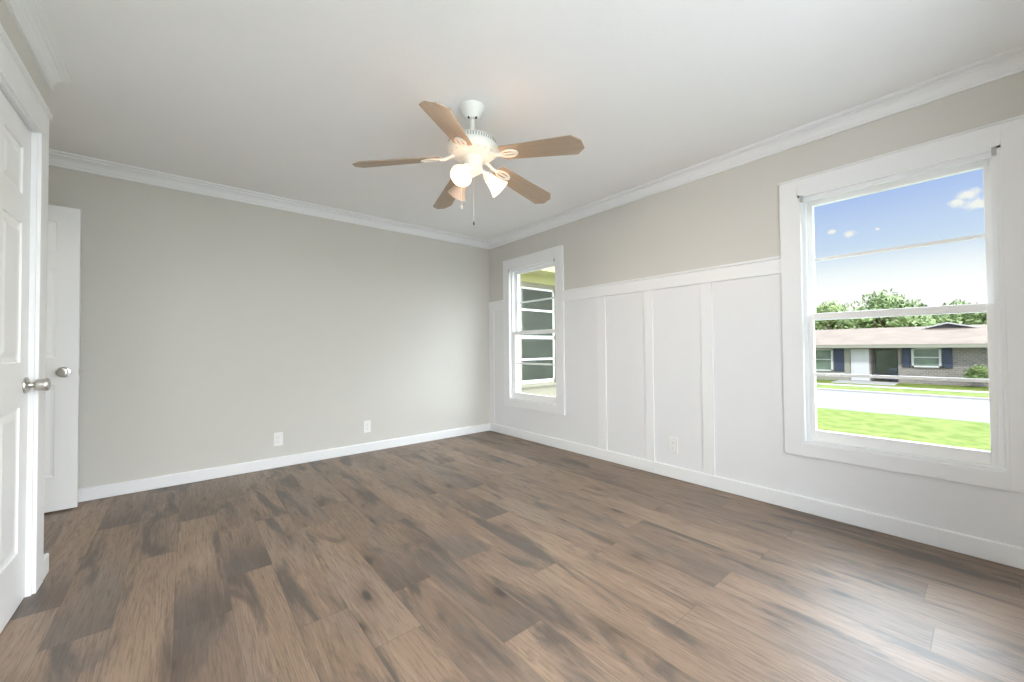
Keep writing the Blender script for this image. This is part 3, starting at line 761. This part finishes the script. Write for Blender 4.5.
def shutter(y0, y1, z0, z1):
    bx = [(-.09, -.045, y0, y0 + .06, z0, z1), (-.09, -.045, y1 - .06, y1, z0, z1), (-.09, -.045, y0, y1, z0, z0 + .07), (-.09, -.045, y0, y1, z1 - .07, z1), (-.065, -.045, y0, y1, z0, z1)]
    n_ = int((z1 - z0) / .09)
    for q in range(1, n_): bx.append((-.082, -.05, y0 + .06, y1 - .06, z0 + q * .09, z0 + q * .09 + .055))
    obj('shutter', H(*bx), M_blue, hs)
shutter(1.18, 1.58, -.30, .86); shutter(2.89, 3.24, -.30, .88); shutter(6.02, 6.56, -.70, .86)
dr = obj('front_door', H((-.08, -.02, 4.78, 5.68, GZ + .05, .80)), M_hwhite, hs)
obj('door_panel', H((-.10, -.08, 4.90, 5.56, -1.0, -.25), (-.10, -.08, 4.90, 5.56, -.10, .65)), M_hwhite, dr)
obj('porch_window', H((1.10, 1.2, 3.6, 4.6, -.7, .7)), M_hglass, hs)
obj('porch_rail', H(*[(.02, .06, 3.5 + .1 * q, 3.53 + .1 * q, GZ, -.45) for q in range(4)], (.02, .06, 3.47, 3.86, -.45, -.40)), M_blue, hs)

# ------------------------------------------------------------------ trees and shrub
def foliage_mat(nm, a, b):
    mt = mat(nm, a, .8, .15)
    n = mt.node_tree.nodes; l = mt.node_tree.links; p = n['Principled BSDF']
    t = n.new('ShaderNodeTexCoord'); nz = n.new('ShaderNodeTexNoise'); nz.inputs['Scale'].default_value = .8; nz.inputs['Detail'].default_value = 5
    l.new(t.outputs['Object'], nz.inputs['Vector']); r = n.new('ShaderNodeValToRGB')
    r.color_ramp.elements[0].position = .35; r.color_ramp.elements[0].color = (*a, 1); r.color_ramp.elements[1].position = .65; r.color_ramp.elements[1].color = (*b, 1)
    l.new(nz.outputs['Fac'], r.inputs[0]); l.new(r.outputs[0], p.inputs['Base Color'])
    return mt
M_leafA = foliage_mat('tree_leaves', (.11, .17, .065), (.27, .34, .17))
M_leafB = foliage_mat('pale_tree_leaves', (.15, .21, .075), (.30, .37, .17))
M_bark = mat('tree_bark', (.20, .15, .11), .9, .1, noise_amt=.3)
def tree(name, x, y, h, rad, base, seed, mt, label, cat='tree', leaf=.46, nleaf=5200, trunk_h=None):
    rr = random.Random(seed); e = empty(name, (x, y, base))
    th = h * .55 if trunk_h is None else trunk_h
    bm = bmesh.new(); tube(bm, [(0, 0, -.1), (.05, .05, th * .5), (0, 0, th)], [h * .035, h * .028, h * .018], 8)
    for q in range(5):
        a = rr.uniform(0, 2 * pi); tube(bm, [(0, 0, th * .75), (cos(a) * rad * .3, sin(a) * rad * .3, th * 1.05), (cos(a) * rad * .55, sin(a) * rad * .55, th * 1.3)], [h * .016, h * .01, h * .004], 6)
    obj('trunk', bm, M_bark, e)
    bm = bmesh.new(); lobes = []
    for q in range(11):
        a = rr.uniform(0, 2 * pi); d = rad * rr.uniform(.1, .72); zz = h * rr.uniform(.55, .82)
        lobes.append((Vector((cos(a) * d, sin(a) * d, zz)), rad * rr.uniform(.26, .42)))
    lobes.append((Vector((0, 0, h * .84)), rad * .36))
    for c, r_ in lobes:
        q = bmesh.ops.create_icosphere(bm, subdivisions=2, radius=r_ * .62)
        for v in q['verts']:
            v.co += v.co.normalized() * r_ * .35 * noise.noise(v.co * (2.2 / r_) + Vector((seed, 0, 0))); v.co.z *= .78; v.co += c
    for q in range(nleaf):
        c, r_ = rr.choice(lobes)
        d = Vector((rr.gauss(0, 1), rr.gauss(0, 1), rr.gauss(0, 1))).normalized() * r_ * rr.uniform(.45, 1.18); d.z *= .8
        pos = c + d; t = Vector((rr.gauss(0, 1), rr.gauss(0, 1), rr.gauss(0, 1))).normalized(); s = t.orthogonal().normalized()
        L_ = leaf * rr.uniform(.6, 1.2)
        bm.faces.new([bm.verts.new(pos + t * L_ * k1 + s * L_ * .35 * k2) for k1, k2 in ((-.5, 0), (0, .6), (.5, 0), (0, -.6))])
    obj('crown', bm, mt, e)
    return tag(e, label, cat, None)
GR = 'trees behind the brick house'
# distances put the crowns behind the house roof
TR = [('leafy_tree', 52, 6.3, 7.8, 4.2, 11, M_leafA, 'tallest round leafy tree rising above the brick house roof'),
      ('leafy_tree', 63, 12.4, 8.2, 3.8, 12, M_leafB, 'leafy tree behind the brick house, beside the left edge of the large window'),
      ('leafy_tree', 58, 1.5, 6.6, 3.8, 13, M_leafA, 'wide low tree behind the house, between the tallest tree and the gable'),
      ('leafy_tree', 66, -3.6, 5.4, 3.0, 14, M_leafB, 'small tree behind the house gable near the right edge of the large window')]
for i, (nm, x, y, h, rad, sdd, mt, lb) in enumerate(TR): tree(nm, x, y, h, rad, GZ - .1, sdd, mt, lb)['group'] = GR
tree('garden_shrub', 33.0, .15, 2.1, .8, GZ - .75, 31, M_leafB, 'loose green shrub growing against the brick house wall', 'shrub', leaf=.16, nleaf=1400, trunk_h=.5)
